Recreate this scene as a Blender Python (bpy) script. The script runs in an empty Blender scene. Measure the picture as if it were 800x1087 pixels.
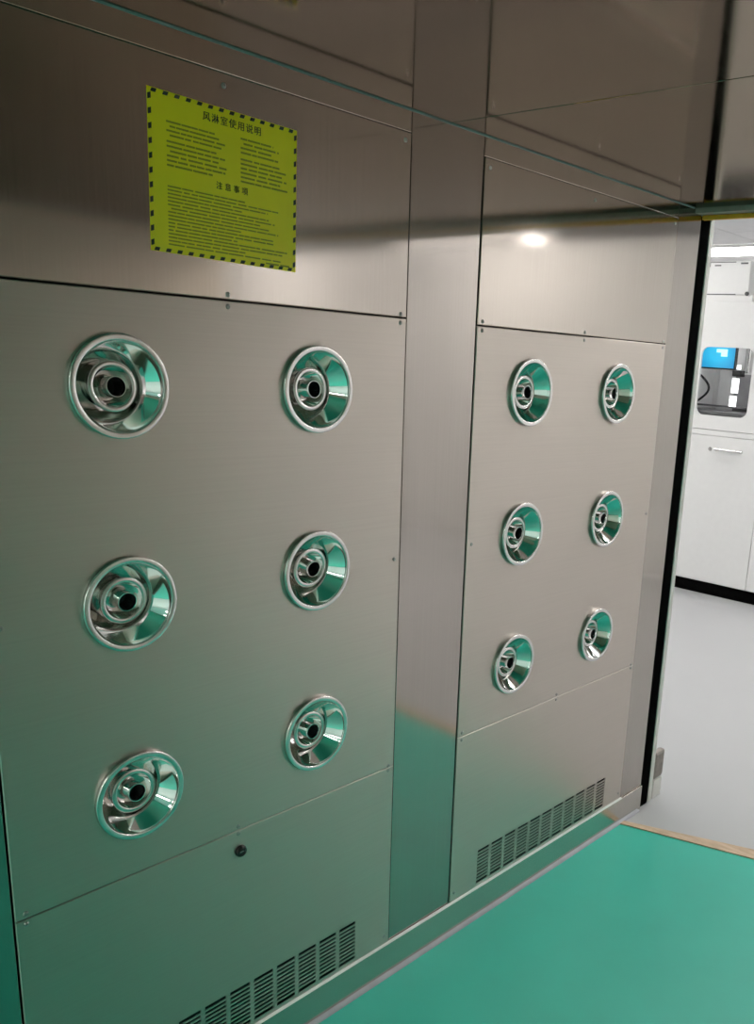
import bpy, bmesh, math, random
from mathutils import Matrix, Vector
random.seed(7)
C = bpy.context.scene.collection
S = bpy.context.scene

# ---------------------------------------------------------------- camera
F, PX, PY = 943.6, 537.0, 629.3            # focal length and principal point in pixels of the 800x1087 frame
YAW, PITCH, ROLL = 0.6759, -0.2582, 0.0610
CAM = Vector((1.406, -0.130, 1.536))
fwd = Vector((-math.sin(YAW)*math.cos(PITCH), math.cos(YAW)*math.cos(PITCH), math.sin(PITCH)))
rgt = fwd.cross(Vector((0, 0, 1))).normalized()
upv = rgt.cross(fwd)
r2 = rgt*math.cos(ROLL) + upv*math.sin(ROLL)
u2 = -rgt*math.sin(ROLL) + upv*math.cos(ROLL)
cam = bpy.data.cameras.new('camera'); co = bpy.data.objects.new('camera', cam); C.objects.link(co)
co.matrix_world = Matrix(((r2.x, u2.x, -fwd.x, CAM.x), (r2.y, u2.y, -fwd.y, CAM.y), (r2.z, u2.z, -fwd.z, CAM.z), (0, 0, 0, 1)))
cam.sensor_fit = 'HORIZONTAL'; cam.sensor_width = 36; cam.lens = F*36/800
cam.shift_x = (400-PX)/800; cam.shift_y = (PY-543.5)/800
cam.clip_start = 0.02; cam.clip_end = 60
S.camera = co

# ---------------------------------------------------------------- light and exposure
S.view_settings.view_transform = 'Standard'; S.view_settings.look = 'None'
S.view_settings.gamma = 1; S.view_settings.use_curve_mapping = False
S.view_settings.exposure = 0.0
LAMP = 16.0                                    # strength of the lab's ceiling light and its added pendant lamps
LAMP_ENTRY = 12.0                              # and of the gowning room behind the camera
w = bpy.data.worlds.new('world'); S.world = w; w.use_nodes = True
w.node_tree.nodes['Background'].inputs[0].default_value = (0.8, 0.85, 0.9, 1)
w.node_tree.nodes['Background'].inputs[1].default_value = 0.15
S.cycles.use_denoising = True
S.cycles.max_bounces = 14; S.cycles.glossy_bounces = 10; S.cycles.diffuse_bounces = 5
S.cycles.sample_clamp_indirect = 6.0
S.cycles.caustics_reflective = True; S.cycles.blur_glossy = 0.3

# ---------------------------------------------------------------- sizes (metres)
CEIL = 2.0; W = 2.5; LAB = 2.60
Y0, Y1, Y2, Y3, Y4, Y5 = 0.152, 0.3755, 1.236, 1.458, 2.320, 2.462      # edges of posts and bays along the wall
ZT, ZU, ZL, ZB = 1.957, 1.6035, 0.5804, 0.0928                          # panel joints
YEND = -1.10

# ---------------------------------------------------------------- materials
def mat(name, col, rough=0.5, metal=0.0, **k):
    m = bpy.data.materials.new(name); m.use_nodes = True
    b = m.node_tree.nodes['Principled BSDF']
    b.inputs['Base Color'].default_value = (*col, 1); b.inputs['Roughness'].default_value = rough; b.inputs['Metallic'].default_value = metal
    for a, v in k.items(): b.inputs[a.replace('_', ' ')].default_value = v
    return m
def grain(m, scale, lo, hi, rough=None, bump=0.0, detail=4):
    """procedural grain: noise stretched by scale, colour between lo and hi, roughness range, slight bump"""
    nt = m.node_tree; b = nt.nodes['Principled BSDF']
    tc = nt.nodes.new('ShaderNodeTexCoord'); mp = nt.nodes.new('ShaderNodeMapping'); nz = nt.nodes.new('ShaderNodeTexNoise'); cr = nt.nodes.new('ShaderNodeValToRGB')
    mp.inputs['Scale'].default_value = scale; nz.inputs['Scale'].default_value = 1; nz.inputs['Detail'].default_value = detail
    cr.color_ramp.elements[0].position = 0.3; cr.color_ramp.elements[1].position = 0.7
    cr.color_ramp.elements[0].color = (*lo, 1); cr.color_ramp.elements[1].color = (*hi, 1)
    nt.links.new(tc.outputs['Object'], mp.inputs[0]); nt.links.new(mp.outputs[0], nz.inputs['Vector'])
    nt.links.new(nz.outputs[0], cr.inputs[0]); nt.links.new(cr.outputs[0], b.inputs['Base Color'])
    if rough:
        mr = nt.nodes.new('ShaderNodeMapRange'); mr.inputs[1].default_value = 0.3; mr.inputs[2].default_value = 0.7
        mr.inputs[3].default_value, mr.inputs[4].default_value = rough
        nt.links.new(nz.outputs[0], mr.inputs[0]); nt.links.new(mr.outputs[0], b.inputs['Roughness'])
    if bump:
        bp = nt.nodes.new('ShaderNodeBump'); bp.inputs['Strength'].default_value = bump; bp.inputs['Distance'].default_value = 0.001
        nt.links.new(nz.outputs[0], bp.inputs['Height']); nt.links.new(bp.outputs[0], b.inputs['Normal'])
    return m
def steel(name, col, rough, aniso, blur_axis, grain_scale, spread=0.03):
    m = mat(name, col, rough, 1.0)
    lo = tuple(c*(1-spread) for c in col); hi = tuple(min(1, c*(1+spread)) for c in col)
    grain(m, grain_scale, lo, hi, (rough*0.92, rough*1.08))
    b = m.node_tree.nodes['Principled BSDF']; b.inputs['Anisotropic'].default_value = aniso
    v = m.node_tree.nodes.new('ShaderNodeCombineXYZ')
    for i in range(3): v.inputs[i].default_value = blur_axis[i]
    m.node_tree.links.new(v.outputs[0], b.inputs['Tangent'])
    return m
SC = (0.515, 0.465, 0.42)
M_panel = steel('brushed steel panel', SC, 0.40, 0.5, (0, 0, 1), (40, 3, 260))
M_opp = steel('matt steel opposite wall', (0.70, 0.64, 0.58), 0.55, 0.3, (0, 0, 1), (40, 3, 260))
M_upper = steel('brushed steel upper panel', SC, 0.095, 0.3, (0, 1, 0), (40, 260, 3))
M_post = steel('brushed steel post', (0.44, 0.40, 0.37), 0.11, 0.4, (0, 1, 0), (40, 300, 2))
M_skirt = steel('brushed steel skirting', (0.55, 0.515, 0.475), 0.22, 0.3, (0, 1, 0), (40, 4, 260))
M_ceil = steel('polished steel ceiling', (0.42, 0.375, 0.33), 0.09, 0.2, (0, 1, 0), (200, 2, 40))
M_ceil.node_tree.nodes['Principled BSDF'].inputs['Specular Tint'].default_value = (0.42, 0.40, 0.37, 1)   # dull at grazing angles
M_chrome = mat('polished chrome', (0.80, 0.79, 0.78), 0.06, 1.0)
grain(M_chrome, (20, 20, 20), (0.77, 0.76, 0.75), (0.83, 0.82, 0.81), (0.045, 0.075))
M_flange = mat('satin chrome', (0.72, 0.71, 0.70), 0.22, 1.0)
grain(M_flange, (60, 60, 60), (0.69, 0.68, 0.67), (0.75, 0.74, 0.73), (0.2, 0.25))
M_screw = mat('screw steel', (0.38, 0.37, 0.36), 0.3, 1.0)
grain(M_screw, (90, 90, 90), (0.34, 0.33, 0.32), (0.42, 0.41, 0.40))
M_dark = grain(mat('painted cavity shade', (0.012, 0.012, 0.013), 0.6), (30, 30, 30), (0.01, 0.01, 0.011), (0.015, 0.015, 0.016))  # near-black that puts the shade of hollows and joints into the colour
M_black = grain(mat('black rubber', (0.004, 0.004, 0.004), 0.55), (60, 60, 60), (0.003, 0.003, 0.003), (0.005, 0.005, 0.005), (0.75, 0.85))
M_black.node_tree.nodes['Principled BSDF'].inputs['Specular IOR Level'].default_value = 0.0
M_lock = grain(mat('black plastic', (0.015, 0.015, 0.016), 0.25), (60, 60, 60), (0.012, 0.012, 0.013), (0.02, 0.02, 0.021))
M_green = grain(mat('green vinyl floor', (0.022, 0.46, 0.35), 0.42), (3.5, 3.5, 3.5), (0.018, 0.435, 0.33), (0.026, 0.485, 0.37), (0.40, 0.48), 0.02)
M_grey = grain(mat('grey vinyl floor', (0.46, 0.465, 0.475), 0.35), (2, 2, 2), (0.45, 0.455, 0.465), (0.47, 0.475, 0.485), (0.32, 0.38))
M_white = grain(mat('white painted wall', (0.84, 0.84, 0.84), 0.6), (6, 6, 6), (0.83, 0.83, 0.83), (0.85, 0.85, 0.85))
M_tile = grain(mat('white ceiling tile', (0.82, 0.82, 0.83), 0.7), (9, 9, 9), (0.80, 0.80, 0.81), (0.84, 0.84, 0.85))
M_cab = grain(mat('white powder coat', (0.74, 0.74, 0.735), 0.4), (25, 25, 25), (0.73, 0.73, 0.725), (0.75, 0.75, 0.745))
M_cabg = grain(mat('grey machine interior', (0.5, 0.5, 0.5), 0.5), (15, 15, 15), (0.47, 0.47, 0.47), (0.53, 0.53, 0.53))
M_dgrey = grain(mat('dark grey machine metal', (0.12, 0.12, 0.125), 0.45), (15, 15, 15), (0.10, 0.10, 0.105), (0.14, 0.14, 0.145))
M_bead = grain(mat('grey sealant', (0.36, 0.36, 0.40), 0.5), (20, 20, 20), (0.33, 0.33, 0.37), (0.40, 0.40, 0.44))
M_glint = grain(mat('painted edge highlight', (0.82, 0.82, 0.80), 0.45), (20, 20, 20), (0.78, 0.78, 0.76), (0.86, 0.86, 0.84))
M_teal = grain(mat('teal sealant', (0.20, 0.32, 0.32), 0.5), (20, 6, 20), (0.09, 0.14, 0.14), (0.17, 0.26, 0.26))
M_tan = grain(mat('worn tan strip', (0.56, 0.40, 0.27), 0.6), (14, 40, 14), (0.46, 0.32, 0.21), (0.66, 0.49, 0.35), None, 0.05)
M_yel = grain(mat('yellow foam strip', (0.9, 0.40, 0.02), 0.6), (40, 40, 40), (0.84, 0.36, 0.015), (0.95, 0.45, 0.03))
M_sheet = grain(mat('yellow notice film', (0.95, 0.76, 0.004), 0.35), (20, 20, 20), (0.93, 0.74, 0.003), (0.97, 0.78, 0.005))
M_ink = grain(mat('black ink', (0.02, 0.02, 0.012), 0.5), (90, 90, 90), (0.016, 0.016, 0.01), (0.025, 0.025, 0.015))
M_ink2 = grain(mat('thin print ink', (0.20, 0.20, 0.01), 0.5), (400, 900, 400), (0.22, 0.18, 0.008), (0.50, 0.40, 0.008))
M_hinge = grain(mat('weathered hinge metal', (0.24, 0.21, 0.19), 0.5, 0.3), (40, 40, 40), (0.20, 0.175, 0.16), (0.29, 0.255, 0.23))
M_lintel = grain(mat('grey brown lintel', (0.30, 0.25, 0.22), 0.5), (30, 30, 30), (0.27, 0.23, 0.20), (0.33, 0.28, 0.25))
M_jamb = grain(mat('off white jamb', (0.62, 0.61, 0.58), 0.4), (20, 20, 20), (0.60, 0.59, 0.56), (0.65, 0.64, 0.61))
M_glass = mat('clear window', (1, 1, 1), 0.02, 0.0, Transmission_Weight=1.0, IOR=1.02)
def emit(name, col, s):
    m = mat(name, (0.8, 0.8, 0.8), 0.4); b = m.node_tree.nodes['Principled BSDF']
    b.inputs['Emission Color'].default_value = (*col, 1); b.inputs['Emission Strength'].default_value = s
    return m
M_lamp = emit('LED diffuser', (1.0, 0.975, 0.94), LAMP)
M_lamp2 = emit('LED diffuser entry', (1.0, 0.96, 0.90), LAMP_ENTRY)
M_bay_fill = emit('added bay fill light', (1.0, 1.0, 1.0), 22.0)
M_spot = emit('downlight diffuser', (1.0, 0.98, 0.95), 140.0)
M_strip_glow = emit('white strip with added glow', (1.0, 1.0, 1.0), 1.2)
def screen_mat():
    m = emit('blue screen', (0.0, 0.35, 0.9), 0.85); nt = m.node_tree; b = nt.nodes['Principled BSDF']
    b.inputs['Base Color'].default_value = (0.01, 0.02, 0.04, 1)
    tc = nt.nodes.new('ShaderNodeTexCoord'); mp = nt.nodes.new('ShaderNodeMapping'); nz = nt.nodes.new('ShaderNodeTexGradient'); nz.gradient_type = 'SPHERICAL'; cr = nt.nodes.new('ShaderNodeValToRGB')
    mp.inputs['Location'].default_value = (-0.05, 0, -0.55); mp.inputs['Scale'].default_value = (4.5, 1, 5.5)
    e = cr.color_ramp.elements; e[0].position = 0.0; e[0].color = (0.0, 0.13, 0.52, 1); e[1].position = 0.75; e[1].color = (0.02, 0.62, 1.0, 1)
    nt.links.new(tc.outputs['Object'], mp.inputs[0]); nt.links.new(mp.outputs[0], nz.inputs[0]); nt.links.new(nz.outputs[0], cr.inputs[0]); nt.links.new(cr.outputs[0], b.inputs['Emission Color'])
    return m
M_screen = screen_mat()
M_icon = emit('screen pictogram', (0.10, 0.75, 0.85), 1.0)

# ---------------------------------------------------------------- helpers
class MB:
    def __init__(s): s.v = []; s.f = []
    def add(s, vs, fs):
        n = len(s.v); s.v += [tuple(x) for x in vs]; s.f += [tuple(i+n for i in f) for f in fs]; return s
    def box(s, a, b):
        x0, y0, z0 = a; x1, y1, z1 = b
        return s.add([(x0,y0,z0),(x1,y0,z0),(x1,y1,z0),(x0,y1,z0),(x0,y0,z1),(x1,y0,z1),(x1,y1,z1),(x0,y1,z1)],
                     [(0,3,2,1),(4,5,6,7),(0,1,5,4),(1,2,6,5),(2,3,7,6),(3,0,4,7)])
    def lathe(s, prof, n=48, axis='x', c=(0, 0, 0)):
        """prof: list of (r, h) swept about the axis; outer skin when h grows with the profile going inwards"""
        vs = []; fs = []
        for r, h in prof:
            for k in range(n):
                a = 2*math.pi*k/n
                p = (h, r*math.cos(a), r*math.sin(a)) if axis == 'x' else ((r*math.cos(a), r*math.sin(a), h) if axis == 'z' else (r*math.sin(a), h, r*math.cos(a)))
                vs.append((p[0]+c[0], p[1]+c[1], p[2]+c[2]))
        for i in range(len(prof)-1):
            for k in range(n):
                k2 = (k+1) % n
                fs.append((i*n+k, i*n+k2, (i+1)*n+k2, (i+1)*n+k))
        return s.add(vs, fs)
    def disc(s, r, h, n=32, c=(0, 0, 0)):
        return s.add([(h+c[0], r*math.cos(2*math.pi*k/n)+c[1], r*math.sin(2*math.pi*k/n)+c[2]) for k in range(n)], [tuple(range(n))])
    def tube(s, pts, r, n=8):
        vs = []; fs = []
        pts = [Vector(p) for p in pts]
        for i, p in enumerate(pts):
            d = (pts[min(i+1, len(pts)-1)]-pts[max(i-1, 0)]).normalized()
            a = d.cross(Vector((0.3, 0.9, 0.2))).normalized(); b = d.cross(a)
            for k in range(n):
                t = 2*math.pi*k/n; vs.append(p+a*r*math.cos(t)+b*r*math.sin(t))
        for i in range(len(pts)-1):
            for k in range(n): fs.append((i*n+k, i*n+(k+1) % n, (i+1)*n+(k+1) % n, (i+1)*n+k))
        fs.append(tuple(range(n))[::-1]); fs.append(tuple((len(pts)-1)*n+k for k in range(n)))
        return s.add(vs, fs)
    def mesh(s, name, m, smooth=None, bevel=0.0, fix=True):
        me = bpy.data.meshes.new(name); me.from_pydata(s.v, [], s.f)
        bm = bmesh.new(); bm.from_mesh(me)
        if bevel:
            bmesh.ops.bevel(bm, geom=bm.edges[:], offset=bevel, segments=2, affect='EDGES', profile=0.5, clamp_overlap=True)
        if fix: bmesh.ops.recalc_face_normals(bm, faces=bm.faces)
        bm.to_mesh(me); bm.free()
        me.materials.append(m)
        if smooth is not None:
            me.polygons.foreach_set('use_smooth', [True]*len(me.polygons)); me.set_sharp_from_angle(angle=math.radians(smooth))
        me.update(); return me
def link(name, me, parent=None, loc=(0, 0, 0)):
    o = bpy.data.objects.new(name, me); C.objects.link(o); o.location = loc
    if parent: o.parent = parent
    return o
def build(name, mb, m, parent=None, loc=(0, 0, 0), **k): return link(name, mb.mesh(name, m, **k), parent, loc)
def tag(o, label, cat, group=None):
    o['label'] = label; o['category'] = cat
    if group: o['group'] = group
    return o
def thing(name, label, cat, loc=(0, 0, 0), group=None):
    return tag(link(name, None, None, loc), label, cat, group)
def struct(o): o['kind'] = 'structure'; return o
def boxo(name, a, b, m, parent=None, bevel=0.0): return build(name, MB().box(a, b), m, parent, bevel=bevel)

def sheet(rect, cells, t, ch, place):
    """plate in (u,v) with holes. rect (u0,v0,u1,v1); cells [(u0,v0,u1,v1,loop or None)] tile the face inset by ch; place(u,v,w)->xyz, w outwards"""
    mb = MB(); u0, v0, u1, v1 = rect
    o = [(u0,v0),(u1,v0),(u1,v1),(u0,v1)]; i = [(u0+ch,v0+ch),(u1-ch,v0+ch),(u1-ch,v1-ch),(u0+ch,v1-ch)]
    ring = [place(*p, 0) for p in i]+[place(*p, -ch) for p in o]+[place(*p, -t) for p in o]
    fs = []
    for k in range(4):
        j = (k+1) % 4; fs += [(k, k+4, j+4, j), (k+4, k+8, j+8, j+4)]
    fs.append((11, 10, 9, 8) if all(c[4] is None for c in cells) else None)
    mb.add(ring, [f for f in fs if f])
    for a, b, c, d, loop in cells:
        if loop is None:
            mb.add([place(a,b,0),place(c,b,0),place(c,d,0),place(a,d,0)], [(0,1,2,3)]); continue
        n = len(loop); cu, cv = (a+c)/2, (b+d)/2; cu = sum(p[0] for p in loop)/n; cv = sum(p[1] for p in loop)/n
        out = []
        for pu, pv in loop:
            du, dv = pu-cu, pv-cv; ts = []
            if du > 1e-9: ts.append((c-cu)/du)
            if du < -1e-9: ts.append((a-cu)/du)
            if dv > 1e-9: ts.append((d-cv)/dv)
            if dv < -1e-9: ts.append((b-cv)/dv)
            q = min(ts); out.append([cu+du*q, cv+dv*q])
        for corner in ((a,b),(c,b),(c,d),(a,d)):
            k = min(range(n), key=lambda k: (out[k][0]-corner[0])**2+(out[k][1]-corner[1])**2); out[k] = list(corner)
        vs = [place(*p, 0) for p in out]+[place(*p, 0) for p in loop]+[place(*p, -t) for p in loop]
        f2 = []
        for k in range(n):
            j = (k+1) % n; f2 += [(k, j, j+n, k+n), (k+n, j+n, j+2*n, k+2*n)]
        mb.add(vs, f2)
    return mb
def circle(cu, cv, r, n=48): return [(cu+r*math.cos(2*math.pi*k/n), cv+r*math.sin(2*math.pi*k/n)) for k in range(n)]
def rrect(a, b, c, d, r, n=6):
    pts = []
    for (x, y, s) in ((c-r, b+r, -90), (c-r, d-r, 0), (a+r, d-r, 90), (a+r, b+r, 180)):
        for k in range(n+1):
            t = math.radians(s+90*k/n); pts.append((x+r*math.cos(t), y+r*math.sin(t)))
    return pts
on_wall = lambda u, v, w: (w, u, v)

# ---------------------------------------------------------------- setting: air shower chamber
def slab(name, pts, m, z0=-0.06, z1=0.0):
    n = len(pts)
    return build(name, MB().add([(x, y, z0) for x, y in pts]+[(x, y, z1) for x, y in pts], [tuple(range(n))[::-1], tuple(range(n, 2*n))]+[(i, (i+1) % n, n+(i+1) % n, n+i) for i in range(n)]), m)
EDGE = [(-0.12, 2.287), (0.0, 2.325), (0.44, 2.466), (W, 2.49)]          # where green and grey vinyl meet, under the tan strip
struct(slab('floor', [(-0.12, YEND), (W, YEND)]+EDGE[::-1], M_green))
struct(boxo('wall_left', (-0.24, YEND, 0.0), (-0.12, Y5, CEIL), M_dark))
struct(boxo('wall_right', (W, YEND, 0.0), (W+0.12, Y5, CEIL), M_opp))
for i, (a, b) in enumerate(((Y0, Y1), (Y2, Y3), (Y4, Y5))):
    struct(boxo('trim_%d' % (i+1), (-0.12, a+0.0015, 0.0), (-0.0025, b-0.0015, CEIL), M_post, bevel=0.0012))
struct(boxo('trim_4', (-0.12, YEND, 0.0), (-0.0025, Y0-0.0015, CEIL), M_panel, bevel=0.0012))
for i, (a, b) in enumerate(((Y1, Y2), (Y3, Y4))):
    struct(boxo('trim_%d' % (5+i), (-0.12, a, ZT+0.0015), (-0.0025, b, CEIL), M_upper, bevel=0.0012))
    # added near-black sheet behind the joints, so that a joint reads as a dark slot
    struct(boxo('trim_%d' % (7+i), (-0.118, a+0.001, 0.0), (-0.10, b-0.001, ZT), M_dark))
struct(boxo('baseboard_right', (W-0.01, YEND, 0.0), (W, Y5, ZB), M_skirt, bevel=0.002))
struct(boxo('baseboard_left', (-0.0025, YEND, 0.0), (0.003, Y5, ZB-0.002), M_skirt, bevel=0.001))
ce = link('ceiling', MB().box((-0.24, YEND, CEIL+0.004), (W+0.12, 2.44, CEIL+0.10)).mesh('ceiling', M_dark)); struct(ce)
boxo('ceiling_panel', (-0.0025, YEND, CEIL), (W, 1.3445, CEIL+0.004), M_ceil, ce, bevel=0.0008)
boxo('ceiling_panel', (-0.0025, 1.3475, CEIL), (W, 2.415, CEIL+0.004), M_ceil, ce, bevel=0.0008)
def bead(name, x, z, sx, sz, m, y0, y1):
    mb = MB(); n = 6; pts = [(x, z)]+[(x+sx*math.cos(math.pi/2*k/n), z+sz*math.sin(math.pi/2*k/n)) for k in range(n+1)]
    k = len(pts); mb.add([(a, y0, b) for a, b in pts]+[(a, y1, b) for a, b in pts], [tuple(range(k)), tuple(range(2*k-1, k-1, -1))]+[(i, (i+1) % k, k+(i+1) % k, k+i) for i in range(k)])
    return build(name, mb, m, smooth=50)
struct(bead('trim_9', 0.003, 0.0, 0.011, 0.008, M_bead, YEND, 2.44))
struct(bead('trim_10', -0.0025, CEIL, 0.003, -0.003, M_teal, YEND, 2.41))
struct(bead('trim_11', -0.001, ZB-0.0025, 0.006, 0.005, M_glint, Y0, Y4+0.003))  # painted highlight: white for the light caught on the skirting's top edge
# lintel of the far doorway
struct(boxo('trim_12', (-0.0025, 2.417, 1.986), (W, 2.462, CEIL+0.10), M_lintel, bevel=0.001))
struct(boxo('trim_13', (-0.12, 2.463, 1.998), (W+0.12, 2.56, LAB), M_jamb))
tag(boxo('yellow_lintel_strip', (0.0, 2.458, 1.973), (W, 2.474, 1.986), M_yel, bevel=0.002), 'yellow foam strip along the underside of the doorway lintel', 'strip')
tag(boxo('rubber_door_gasket', (-0.05, 2.4635, 0.0), (-0.001, 2.517, 1.985), M_black, bevel=0.003), 'tall black rubber gasket standing between steel post and white doorway jamb', 'gasket')
struct(boxo('trim_14', (-0.05, 2.519, 0.0), (0.0, 2.545, 1.997), M_jamb, bevel=0.003))
struct(boxo('trim_15', (-0.24, 2.464, 0.0), (-0.052, 2.56, LAB), M_jamb))

# ---------------------------------------------------------------- steel panels with screws, nozzles, louvres
screw_mb = MB().lathe([(0.0046, 0.0), (0.0046, 0.0006), (0.0042, 0.0013), (0.0032, 0.0019), (0.0018, 0.0022), (0.0016, 0.0010), (0.0, 0.0008)], 16)
SCREW = screw_mb.mesh('screw', M_screw, smooth=40)
def screws(panel, pts):
    for u, v in pts: link('screw', SCREW, panel, (0, u, v))
NY = ((0.602, 1.000), (1.6704, 2.0707)); NZ = (1.455, 1.094, 0.736); HR = 0.0755
side = ('left', 'right')
for s, (a, b) in enumerate(((Y1+0.0015, Y2-0.0015), (Y3+0.0015, Y4-0.0015))):
    m = (a+b)/2; e = 0.017; c = 0.0015
    z0, z1 = ZU+0.0015, ZT
    up = build('upper_panel', sheet((a, z0, b, z1), [(a+c, z0+c, b-c, z1-c, None)], 0.003, c, on_wall), M_upper, fix=False)
    tag(up, ('upper steel wall panel carrying the yellow notice, nearer bay', 'plain upper steel wall panel beside the doorway, above six small nozzles')[s], 'panel', 'screwed steel wall panels')
    screws(up, [(a+e, z1-0.019), (m, z1-0.019), (b-e, z1-0.016), (a+e, z0+0.008), (m, z0+0.008), (b-e, z0+0.005)])
    z0, z1 = ZL+0.0006, ZU-0.0015
    cu = (a+c, (NY[s][0]+NY[s][1])/2, b-c); cv = (z0+c, (NZ[1]+NZ[2])/2, (NZ[0]+NZ[1])/2, z1-c)
    cells = [(cu[i], cv[j], cu[i+1], cv[j+1], circle(NY[s][i], NZ[2-j], HR)) for i in range(2) for j in range(3)]
    npn = build('nozzle_panel', sheet((a, z0, b, z1), cells, 0.003, c, on_wall), M_panel, fix=False)
    tag(npn, ('large steel middle panel with six air nozzles, nearer bay', 'steel middle panel with six air nozzles, bay beside the doorway')[s], 'panel', 'screwed steel wall panels')
    screws(npn, [(a+e, z1-0.009), (m, z1-0.009), (b-e, z1-0.009), (a+e, 1.09), (b-e, 1.088), (a+e, z0+0.010), (m, z0+0.008), (b-e, z0+0.004)])
    z0, z1 = ZB+0.001, ZL-0.0006
    # louvre field: eleven columns of ten slots
    g0 = (0.482, 1.568)[s]; PW = 0.0592; ga, gb, gz0, gz1 = g0-0.005, g0+11*PW-0.005, 0.106, 0.2095
    cells = [(a+c, z0+c, b-c, gz0-0.004, None), (a+c, gz1+0.004, b-c, z1-c, None), (a+c, gz0-0.004, ga, gz1+0.004, None), (gb, gz0-0.004, b-c, gz1+0.004, None)]
    for k in range(11):
        y = g0+k*PW; cells.append((y-0.005, gz0-0.004, y-0.005+PW, gz1+0.004, [(y, gz0), (y+0.0492, gz0), (y+0.0492, gz1), (y, gz1)]))
    lp = build('lower_panel', sheet((a, z0, b, z1), cells, 0.003, c, on_wall), M_panel, fix=False)
    tag(lp, ('lower steel panel with black lock and louvre slots, nearer bay', 'lower steel panel with louvre slots and no lock, beside the doorway')[s], 'panel', 'screwed steel wall panels')
    screws(lp, [(a+e, z1-0.009), (m, z1-0.007), (b-e, z1-0.007), (a+e, z0+0.026), (b-e, z0+0.024)])
    for k in range(11):
        y = g0+k*PW; mb = MB(); p = (gz1-gz0)/10
        for q in range(9):
            z = gz0+(q+1)*p
            mb.add([(-0.0002, y, z-0.0026), (-0.0002, y, z+0.0026), (-0.0025, y, z+0.0026), (-0.0025, y, z-0.0026), (-0.0002, y+0.0492, z-0.0026), (-0.0002, y+0.0492, z+0.0026), (-0.0025, y+0.0492, z+0.0026), (-0.0025, y+0.0492, z-0.0026)],
                   [(0,1,5,4),(1,2,6,5),(2,3,7,6),(3,0,4,7)])
        build('louvre_bank', mb, M_panel, lp)
    if s == 0:
        lk = build('cam_lock', MB().lathe([(0.0125, 0.0), (0.0125, 0.004), (0.0110, 0.007), (0.0075, 0.0085), (0.007, 0.0065), (0.0, 0.0065)], 24), M_lock, lp, (0, 0.809, 0.533), smooth=35)
        lk['label'] = 'black round cam lock'
        build('keyway', MB().box((0.0062, -0.0045, -0.0009), (0.0070, 0.0045, 0.0009)), M_screw, lk)

# nozzle: built at the origin, axis +x out of the wall
n0 = thing('air_nozzle', 'x', 'nozzle', (0, NY[0][0], NZ[0]), 'chrome air nozzles in the steel wall')
fl = [(0.0820, 0.0002), (0.0832, 0.002), (0.0833, 0.006), (0.0829, 0.0084), (0.0821, 0.0093), (0.0812, 0.0096), (0.0738, 0.0096), (0.0730, 0.0092), (0.0724, 0.0080), (0.0722, 0.006)]
build('flange', MB().lathe(fl, 64), M_flange, n0, smooth=60, fix=False)
bowl = [(0.0722, 0.0065), (0.0715, 0.0048)]+[(0.0715-0.039*t, 0.0048-0.051*t-0.006*t*(t-1)*-1*0.5) for t in [k/10 for k in range(1, 11)]]+[(0.0300, -0.0475), (0.0, -0.0485)]
build('reflector_bowl', MB().lathe(bowl, 64), M_chrome, n0, smooth=60, fix=False)
cup = [(0.0215, -0.048), (0.0225, -0.041), (0.0270, -0.035), (0.0340, -0.028), (0.0408, -0.0225)]
ring = [(0.0408, -0.0225), (0.0414, -0.0200), (0.0411, -0.0184), (0.0403, -0.0177), (0.0336, -0.0177), (0.0328, -0.0182), (0.0325, -0.0198)]
cupi = [(0.0325, -0.0198), (0.0305, -0.0245), (0.0280, -0.0290), (0.0250, -0.0335), (0.0215, -0.0375), (0.0185, -0.0405), (0.0165, -0.042)]
CUP = build('inner_cup', MB().lathe(cup, 48).lathe(cupi, 48), M_chrome, n0, smooth=50, fix=False)
jet = [(0.0180, -0.044), (0.0172, -0.040), (0.0168, -0.034), (0.0168, -0.0085), (0.0164, -0.0075), (0.0156, -0.0075), (0.0151, -0.0085), (0.0151, -0.036)]
build('inner_ring', MB().lathe(ring, 48), M_flange, CUP, smooth=50, fix=False)
JET = build('jet_tube', MB().lathe(jet, 32), M_chrome, n0, smooth=50, fix=False)
build('throat', MB().lathe([(0.0151, -0.014), (0.0150, -0.042), (0.0, -0.043)], 24), M_dark, JET, fix=False)
def copy_tree(o, parent=None):
    c = o.copy(); C.objects.link(c)
    if parent: c.parent = parent
    for ch in o.children: copy_tree(ch, c)
    return c
rows = ('top', 'middle', 'bottom')
cols = (('leftmost of all', 'right-hand column of the nearer panel'), ('left-hand column of the panel by the doorway', 'rightmost of all, beside the doorway'))
first = True
for s in range(2):
    for i in range(2):
        for j in range(3):
            n = n0 if first else copy_tree(n0); first = False
            n.location = (0, NY[s][i], NZ[j])
            n['label'] = '%s-row round chrome air nozzle, %s' % (rows[j], cols[s][i])
            # ball joint: each jet aims a little differently
            ty, tz = ((0.02, 0.10), (0.0, -0.08), (0.03, 0.05))[j] if i == 0 else ((0.05, 0.06), (0.0, -0.12), (0.02, 0.02))[j]
            if s == 1: ty, tz = ty*0.6, tz*0.5
            for ch in n.children:
                if ch.name.startswith('jet_tube'): ch.rotation_euler = (0, -tz, ty)
                if ch.name.startswith('inner_cup'): ch.rotation_euler = (0, -tz*0.5, ty*0.5)

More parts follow.
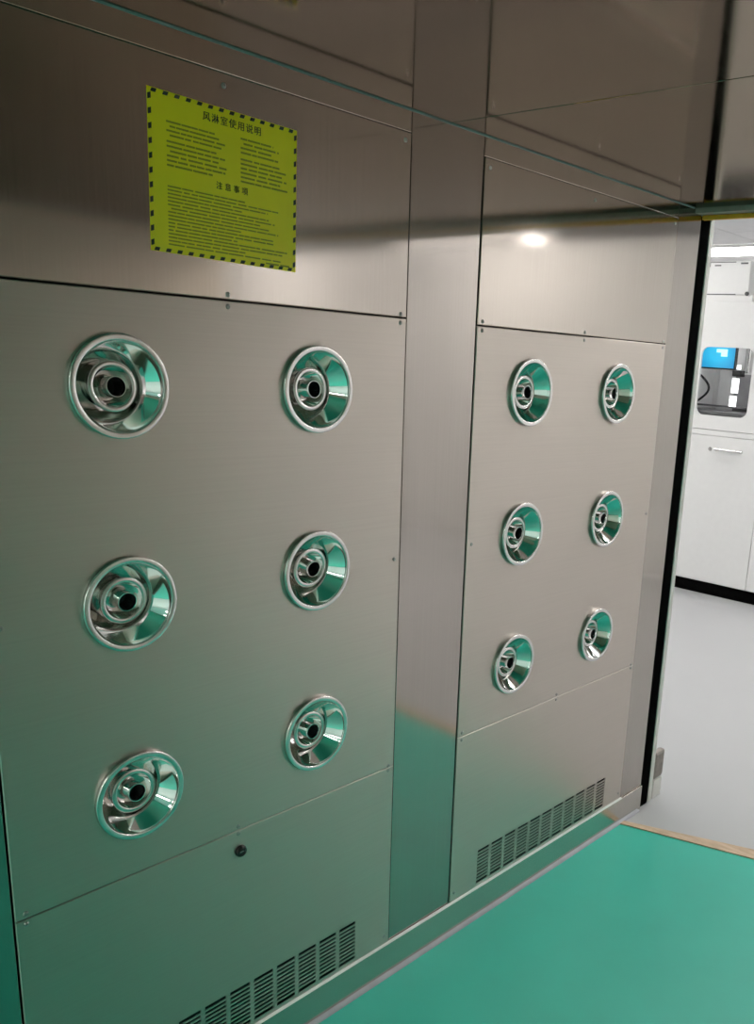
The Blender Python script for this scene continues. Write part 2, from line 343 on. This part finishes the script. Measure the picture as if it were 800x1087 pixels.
# ---------------------------------------------------------------- yellow notice
nt = thing('safety_notice', 'square yellow printed notice with black striped border stuck on the upper steel panel', 'notice', (0.0006, 0.8095, 1.785))
nt.rotation_euler = (math.radians(-0.85), 0, 0)
NW, NH = 0.2825, 0.2375
build('notice_sheet', MB().box((-0.0005, -NW/2, -NH/2), (0.0, NW/2, NH/2)), M_sheet, nt)
P = lambda u, v: (u*NW-NW/2, NH/2-v*NH)      # u right, v down, 0..1
def dashes(pts, dy, dz, sk):
    mb = MB()
    for (y, z) in pts:
        mb.add([(0.0002, y-dy/2-sk[0], z-dz/2-sk[1]), (0.0002, y+dy/2-sk[0]*(1 if dz > dy else -1), z-dz/2+sk[1]), (0.0002, y+dy/2+sk[0], z+dz/2+sk[1]), (0.0002, y-dy/2+sk[0]*(1 if dz > dy else -1), z+dz/2-sk[1])], [(0, 1, 2, 3)])
    return mb
B = MB()
for k in range(14):
    for v, sg in ((0.0, 1), (1.0, -1)):
        y, z = P((k+0.55)/14.2, v); z -= sg*0.0035
        B.add([(0.0002, y-0.0055, z-0.0028), (0.0002, y+0.003, z-0.0028), (0.0002, y+0.0055, z+0.0028), (0.0002, y-0.003, z+0.0028)], [(0,1,2,3)])
for k in range(11):
    for u, sg in ((0.0, 1), (1.0, -1)):
        y, z = P(u, (k+0.6)/11.2); y += sg*0.0035
        B.add([(0.0002, y-0.0028, z-0.0055), (0.0002, y+0.0028, z-0.003), (0.0002, y+0.0028, z+0.0055), (0.0002, y-0.0028, z+0.003)], [(0,1,2,3)])
bo = build('striped_border', B, M_ink, nt, fix=False); bo['label'] = 'black slanted border stripes'
def text(name, body, u, v, size, spacing):
    cu = bpy.data.curves.new(name, 'FONT'); cu.body = body; cu.size = size; cu.space_character = spacing
    cu.align_x = 'CENTER'; cu.align_y = 'CENTER'; cu.materials.append(M_ink)
    o = link(name, cu, nt); y, z = P(u, v); o.location = (0.0003, y, z); o.rotation_euler = (math.pi/2, 0, math.pi/2)
    bpy.context.view_layer.update()
    me = bpy.data.meshes.new_from_object(o.evaluated_get(bpy.context.evaluated_depsgraph_get()))
    bm = bmesh.new(); bm.from_mesh(me)
    for dx in (0.00022, 0.00044):
        g = bmesh.ops.duplicate(bm, geom=[f for f in bm.faces if max(abs(v.co.z) for v in f.verts) < 1e-6])
        bmesh.ops.translate(bm, verts=[e for e in g['geom'] if isinstance(e, bmesh.types.BMVert)], vec=(dx, 0.0, 0.00005))
    bm.to_mesh(me); bm.free()
    loc = o.location.copy(); rot = o.rotation_euler.copy(); bpy.data.objects.remove(o)
    o = link(name, me, nt); o.location = loc; o.rotation_euler = rot; return o
text('title_text', '风淋室使用说明', 0.535, 0.085, 0.0145, 1.25)
text('subtitle_text', '注意事项', 0.53, 0.505, 0.0125, 1.65)
L = MB()
def rows_of(u0, u1, v0, v1, n, ends):
    for k in range(n):
        v = v0+(v1-v0)*(k+0.5)/n; u = u0+(0.02 if random.random() < 0.3 else 0); e = ends(k)
        h = 0.42*(v1-v0)/n
        while u < e:
            l = min(random.uniform(0.03, 0.12), e-u)
            a, b = P(u, v-h/2), P(u+l, v+h/2)
            L.add([(0.0002, a[0], b[1]), (0.0002, b[0], b[1]), (0.0002, b[0], a[1]), (0.0002, a[0], a[1])], [(0,1,2,3)])
            u += l+random.choice((0.004, 0.006, 0.012))
r_ = lambda lo, hi: (lambda k: random.uniform(lo, hi))
rows_of(0.11, 0.50, 0.165, 0.275, 4, r_(0.40, 0.50)); rows_of(0.11, 0.50, 0.285, 0.46, 6, r_(0.36, 0.50))
rows_of(0.59, 0.95, 0.145, 0.265, 4, r_(0.80, 0.95)); rows_of(0.59, 0.95, 0.28, 0.455, 6, r_(0.86, 0.95))
rows_of(0.11, 0.95, 0.565, 0.955, 17, lambda k: random.uniform(0.78, 0.95) if k % 3 else random.uniform(0.55, 0.9))
rows_of(0.77, 0.95, 0.955, 0.98, 1, lambda k: 0.95)
bt = build('body_text', L, M_ink2, nt, fix=False); bt['kind'] = 'stuff'

# ---------------------------------------------------------------- doorway floor strip and hinge
th = MB(); z = 0.004
pts = [(0.004, 2.312), (0.45, 2.436), (W-0.02, 2.46), (W-0.02, 2.52), (0.43, 2.492), (0.010, 2.338)]
th.add([(x, y, 0.0) for x, y in pts]+[(x, y, z) for x, y in pts], [(5,4,3,2,1,0), (6,7,8,9,10,11)]+[(i, (i+1) % 6, 6+(i+1) % 6, 6+i) for i in range(6)])
tag(build('threshold_strip', th, M_tan), 'worn tan threshold strip on the floor between green and grey vinyl', 'threshold')
hg = thing('door_pivot', 'small weathered metal door pivot low on the white jamb at the doorway', 'hinge', (0.0, 2.585, 0.0))
build('pivot_arm', MB().box((-0.03, -0.036, 0.075), (-0.002, 0.036, 0.185)), M_hinge, hg, bevel=0.012)
build('pivot_foot', MB().box((-0.03, -0.032, 0.0), (-0.002, 0.030, 0.074)), M_jamb, hg, bevel=0.004)

# ---------------------------------------------------------------- lab beyond the doorway
LX0, LX1, LY1 = -4.5, 9.0, 8.8
f2 = struct(slab('floor_lab', EDGE+[(W+0.12, 2.49), (W+0.12, 2.52), (LX1, 2.52), (LX1, LY1), (LX0, LY1), (LX0, 2.52), (-0.12, 2.52)], M_grey))
struct(boxo('wall_lab_far', (LX0, LY1, 0), (LX1, LY1+0.1, LAB), M_white))
struct(boxo('wall_lab_left', (LX0-0.1, 2.56, 0), (LX0, LY1, LAB), M_white))
struct(boxo('wall_lab_right', (LX1, 2.56, 0), (LX1+0.1, LY1, LAB), M_white))
struct(boxo('wall_lab_near', (LX0, 2.56-0.06, 0), (-0.24, 2.56, LAB), M_white))
struct(boxo('wall_lab_near_right', (W+0.12, 2.56-0.06, 0), (LX1, 2.56, LAB), M_white))
struct(boxo('added_bounce_partition', (0.5, 5.7, 0), (LX1, 5.78, 2.42), M_cab))  # added out of view; its white face brightens what the steel mirrors
lc = struct(link('ceiling_lab', MB().box((LX0, 2.56, LAB+0.02), (LX1, LY1, LAB+0.10)).mesh('ceiling_lab', M_tile)))
TX, TY = 1.2, 0.6
lamps = {(-2.55, 7.85)}
fill_pendants = [(x, y) for x in (-2.6, 0.4, 3.4, 6.4) for y in (3.3, 4.9)]  # added lamps, unseen above the lintel, that light the lab ceiling
# ceiling tiles of the lab, each its own piece with a shadow joint
tile_me = MB().box((-0.597, -0.297, 0), (0.597, 0.297, 0.018)).mesh('ceiling_tile', M_tile, bevel=0.004)
nx = int((LX1-LX0)/TX); ny = int((LY1-2.56)/TY)
for i in range(nx):
    for j in range(ny):
        x = LX0+TX*(i+0.5); y = 2.58+TY*(j+0.5)
        if any(abs(x-a) < 1.2 and abs(y-b) < 0.45 for a, b in lamps): continue
        link('ceiling_tile', tile_me, lc, (x, y, LAB))
LEN, WID = 1.16, 0.58
fr = MB().box((-0.6, -0.3, -0.006), (0.6, -0.285, 0.018)).box((-0.6, 0.285, -0.006), (0.6, 0.3, 0.018)).box((-0.6, -0.285, -0.006), (-0.585, 0.285, 0.018)).box((0.585, -0.285, -0.006), (0.6, 0.285, 0.018)).mesh('frame', M_cab)
df = MB().box((-0.584, -0.284, -0.002), (0.584, 0.284, 0.010)).mesh('diffuser', M_lamp)
for k, (x, y) in enumerate(sorted(lamps)):
    o = thing('ceiling_light', 'flat white glowing ceiling light seen above the box on the cabinet', 'light', (x, y, LAB))
    link('frame', fr, o); link('diffuser', df, o)
pd = MB().box((-0.6, -0.09, -0.035), (0.6, 0.09, 0.035)).mesh('diffuser', M_lamp, bevel=0.01)
pc = MB().box((-0.0095, -0.095, -0.02), (0.0095, 0.095, 0.02)).mesh('end_cap', M_cab)
pr = MB().lathe([(0.005, 0.03), (0.005, 0.16)], 8, 'z').mesh('rod', M_cab)
for x, y in fill_pendants:
    o = thing('fill_pendant', 'long added pendant light in the lab, unseen above the doorway lintel', 'light', (x, y, LAB-0.16), 'added pendant lights in the lab')
    link('diffuser', pd, o)
    for q in (-1, 1): link('end_cap', pc, o, (q*0.6105, 0, 0)); link('rod', pr, o, (q*0.4, 0, 0))
dl = MB().lathe([(0.0, -0.004), (0.045, -0.004), (0.05, 0.0), (0.05, 0.018)], 24, 'z').mesh('diffuser', M_spot, smooth=40)
dr = MB().lathe([(0.051, 0.015), (0.051, -0.006), (0.085, -0.004), (0.088, 0.0)], 24, 'z').mesh('frame', M_cab, smooth=40)
for x, y in ((3.96, 6.65), (7.55, 6.95)):
    o = thing('downlight', 'round downlight mirrored as a bright dot in the upper panel %s' % ('beside the doorway' if x < 5 else 'with the yellow notice'), 'light', (x, y, LAB-0.002), 'round downlights in the lab ceiling')
    link('frame', dr, o); link('diffuser', dl, o)

# white equipment cabinet with a round-cornered window
CY = 5.5
cb = thing('equipment_cabinet', 'white equipment cabinet with a round-cornered window and two lower doors', 'cabinet', (-1.02, CY, 0))
cl = lambda x: x+1.02
on_front = lambda u, v, w: (u, -w, v)
xa, xb = -0.74, 0.74
build('toe_kick', MB().box((xa+0.02, 0.03, 0.0), (xb-0.02, 0.66, 0.088)), M_black, cb)
body = MB().box((xa, 0.02, 0.088), (xb, 0.70, 1.125)).box((xa, 0.62, 1.125), (xb, 0.70, 1.977)).box((xa, 0.02, 1.125), (xa+0.03, 0.62, 1.977)).box((xb-0.03, 0.02, 1.125), (xb, 0.62, 1.977)).box((xa+0.03, 0.02, 1.94), (xb-0.03, 0.62, 1.977))
build('body', body, M_cab, cb)
wa, wb, wc, wd = cl(-1.545), 1.240, cl(-1.170), 1.687
win = rrect(wa, wb, wc, wd, 0.05)
z0, z1 = 1.146, 1.977
build('window_fascia', sheet((xa, z0, xb, z1), [(xa+0.002, z0+0.002, wa-0.1, z1-0.002, None), (wc+0.1, z0+0.002, xb-0.002, z1-0.002, None), (wa-0.1, z0+0.002, wc+0.1, wb-0.05, None), (wa-0.1, wd+0.1, wc+0.1, z1-0.002, None), (wa-0.1, wb-0.05, wc+0.1, wd+0.1, win)], 0.018, 0.002, on_front), M_cab, cb, fix=False)
build('middle_rail', MB().box((xa, 0.0, 1.108), (xb, 0.02, 1.143)), M_cab, cb, bevel=0.002)
pane = MB(); n = len(win); pane.add([on_front(u, v, -0.008) for u, v in win]+[on_front(u, v, -0.011) for u, v in win], [tuple(range(n)), tuple(range(2*n-1, n-1, -1))]+[(i, n+i, n+(i+1) % n, (i+1) % n) for i in range(n)])
build('window_pane', pane, M_glass, cb)
for k, (a, b) in enumerate(((xa+0.001, -0.002), (0.002, xb-0.001))):
    d = build('door', MB().box((a, 0.0, 0.095), (b, 0.019, 1.105)), M_cab, cb, bevel=0.002)
    hx = cl(-1.253) if k == 0 else 0.2
    h = MB().tube([(hx-0.085, -0.0, 1.02), (hx-0.085, -0.028, 1.02)], 0.006).tube([(hx+0.085, -0.0, 1.02), (hx+0.085, -0.028, 1.02)], 0.006).tube([(hx-0.10, -0.030, 1.02), (hx+0.10, -0.030, 1.02)], 0.010, 12)
    build('handle', h, M_flange, d, smooth=40)
    build('keyhole', MB().lathe([(0.0, -0.004), (0.012, -0.004), (0.014, 0.0)], 16, 'y', (hx-0.15, 0, 1.016)), M_screw, d, smooth=40)
# inside the window
bay = MB().box((xa+0.03, 0.60, 1.16), (xb-0.03, 0.618, 1.94))
build('bay_lining', bay, M_cabg, cb)
build('lead_screw_housing', MB().box((cl(-1.547), 0.30, 1.24), (cl(-1.42), 0.42, 1.90)), M_cabg, cb, bevel=0.006)
build('column_rail', MB().box((cl(-1.412), 0.28, 1.24), (cl(-1.285), 0.40, 1.521)), M_dgrey, cb, bevel=0.004)
build('chrome_guide', MB().tube([(cl(-1.44), 0.29, 1.53), (cl(-1.44), 0.29, 1.91)], 0.014, 12), M_flange, cb, smooth=40)
build('chrome_guide', MB().tube([(cl(-1.375), 0.38, 1.53), (cl(-1.375), 0.38, 1.91)], 0.014, 12), M_flange, cb, smooth=40)
for (a, b, c) in ((1.300, 1.372, 0.004), (1.392, 1.492, 0.0), (1.552, 1.58, -0.002)):
    build('white_strip', MB().box((cl(-1.405)-c, 0.215, a), (cl(-1.362)-c, 0.24, b)), M_strip_glow, cb)  # white bars, no lamps; their brightness is put in as emission
build('black_clamp', MB().box((cl(-1.403), 0.20, 1.504), (cl(-1.341), 0.27, 1.545)), M_lock, cb, bevel=0.003)
build('work_ledge', MB().box((xa+0.04, 0.05, 1.16), (xb-0.04, 0.58, 1.268)), M_dgrey, cb, bevel=0.004)
build('ledge_lip', MB().box((xa+0.05, 0.24, 1.290), (xb-0.05, 0.275, 1.302)), M_dgrey, cb)
mo = build('control_screen', MB().box((-0.16, 0.0, 0.0), (0.145, 0.03, 0.21)), M_lock, cb, (cl(-1.485), 0.10, 1.545), bevel=0.004)
mo['label'] = 'blue lit control screen'
build('display', MB().box((-0.150, -0.002, 0.010), (0.135, 0.001, 0.200)), M_screen, mo)
build('display_icon', MB().box((0.0, -0.004, 0.110), (0.080, -0.0022, 0.132)).box((0.035, -0.004, 0.085), (0.080, -0.0022, 0.110)), M_icon, mo)
build('bracket_arm', MB().box((-0.03, 0.03, 0.08), (0.03, 0.28, 0.12)), M_dgrey, mo)
build('bay_fill_light', MB().box((xa+0.1, 0.06, 1.915), (xb-0.1, 0.10, 1.938)), M_bay_fill, cb)  # added lamp, out of view, that brightens the inside of the bay
cb2 = MB().tube([(-1.625+0.075*math.sin(t*math.pi), CY+0.17, 1.325+0.175*(1-t)) for t in [k/14 for k in range(15)]], 0.008)
tag(build('looped_cable', cb2, M_lock, smooth=40), 'black looped cable hanging below the blue screen behind the window', 'cable')

# white box on top of the cabinet
bx = thing('equipment_box', 'pale grey box with dark trim standing on top of the white cabinet', 'box', (-1.435, CY+0.05, 1.977))
build('box_body', MB().box((-0.155, 0.0, 0.045), (0.145, 0.35, 0.258)), M_cab, bx, bevel=0.008)
build('box_base', MB().box((-0.16, -0.01, 0.0), (0.19, 0.36, 0.044)), M_cab, bx, bevel=0.006)
build('base_joint', MB().box((-0.15, -0.0025, 0.0445), (0.06, 0.02, 0.052)), M_dgrey, bx)
build('trim_line', MB().box((-0.15, -0.003, 0.247), (0.04, 0.012, 0.252)).box((-0.15, -0.003, 0.222), (-0.143, 0.012, 0.247)).box((-0.11, -0.003, 0.226), (-0.065, 0.012, 0.234)).box((0.075, -0.003, 0.236), (0.125, 0.012, 0.246)), M_dgrey, bx)
build('button', MB().lathe([(0.0, -0.02), (0.012, -0.02), (0.014, -0.012), (0.014, -0.009)], 16, 'y', (0.146, 0, 0.052)), M_lock, bx, smooth=40)

# ---------------------------------------------------------------- gowning room behind the camera
GX0, GX1, GY = -1.5, 4.0, -5.5
struct(build('floor_entry', MB().box((GX0, GY, -0.06), (GX1, YEND, -0.001)), M_green))
struct(boxo('wall_entry_back', (GX0, GY-0.1, 0), (GX1, GY, LAB), M_white))
struct(boxo('wall_entry_left', (GX0-0.1, GY, 0), (GX0, YEND, LAB), M_white))
struct(boxo('wall_entry_right', (GX1, GY, 0), (GX1+0.1, YEND, LAB), M_white))
struct(boxo('ceiling_entry', (GX0, GY, LAB), (GX1, YEND, LAB+0.1), M_tile))
struct(boxo('wall_entry_near_left', (GX0, YEND-0.06, 0), (-0.24, YEND, LAB), M_white))
struct(boxo('wall_entry_near_right', (W+0.12, YEND-0.06, 0), (GX1, YEND, LAB), M_white))
struct(boxo('trim_16', (-0.24, YEND-0.06, CEIL-0.03), (W+0.12, YEND, LAB), M_white))
df2 = MB().box((-0.584, -0.284, -0.002), (0.584, 0.284, 0.010)).mesh('diffuser', M_lamp2)
for x in (0.2, 2.4):
    for y in (-2.2, -4.2):
        o = thing('ceiling_light', 'flat white LED ceiling light panel in the gowning room behind the camera', 'light', (x, y, LAB-0.019), 'LED panels in the gowning room')
        link('frame', fr, o); link('diffuser', df2, o)
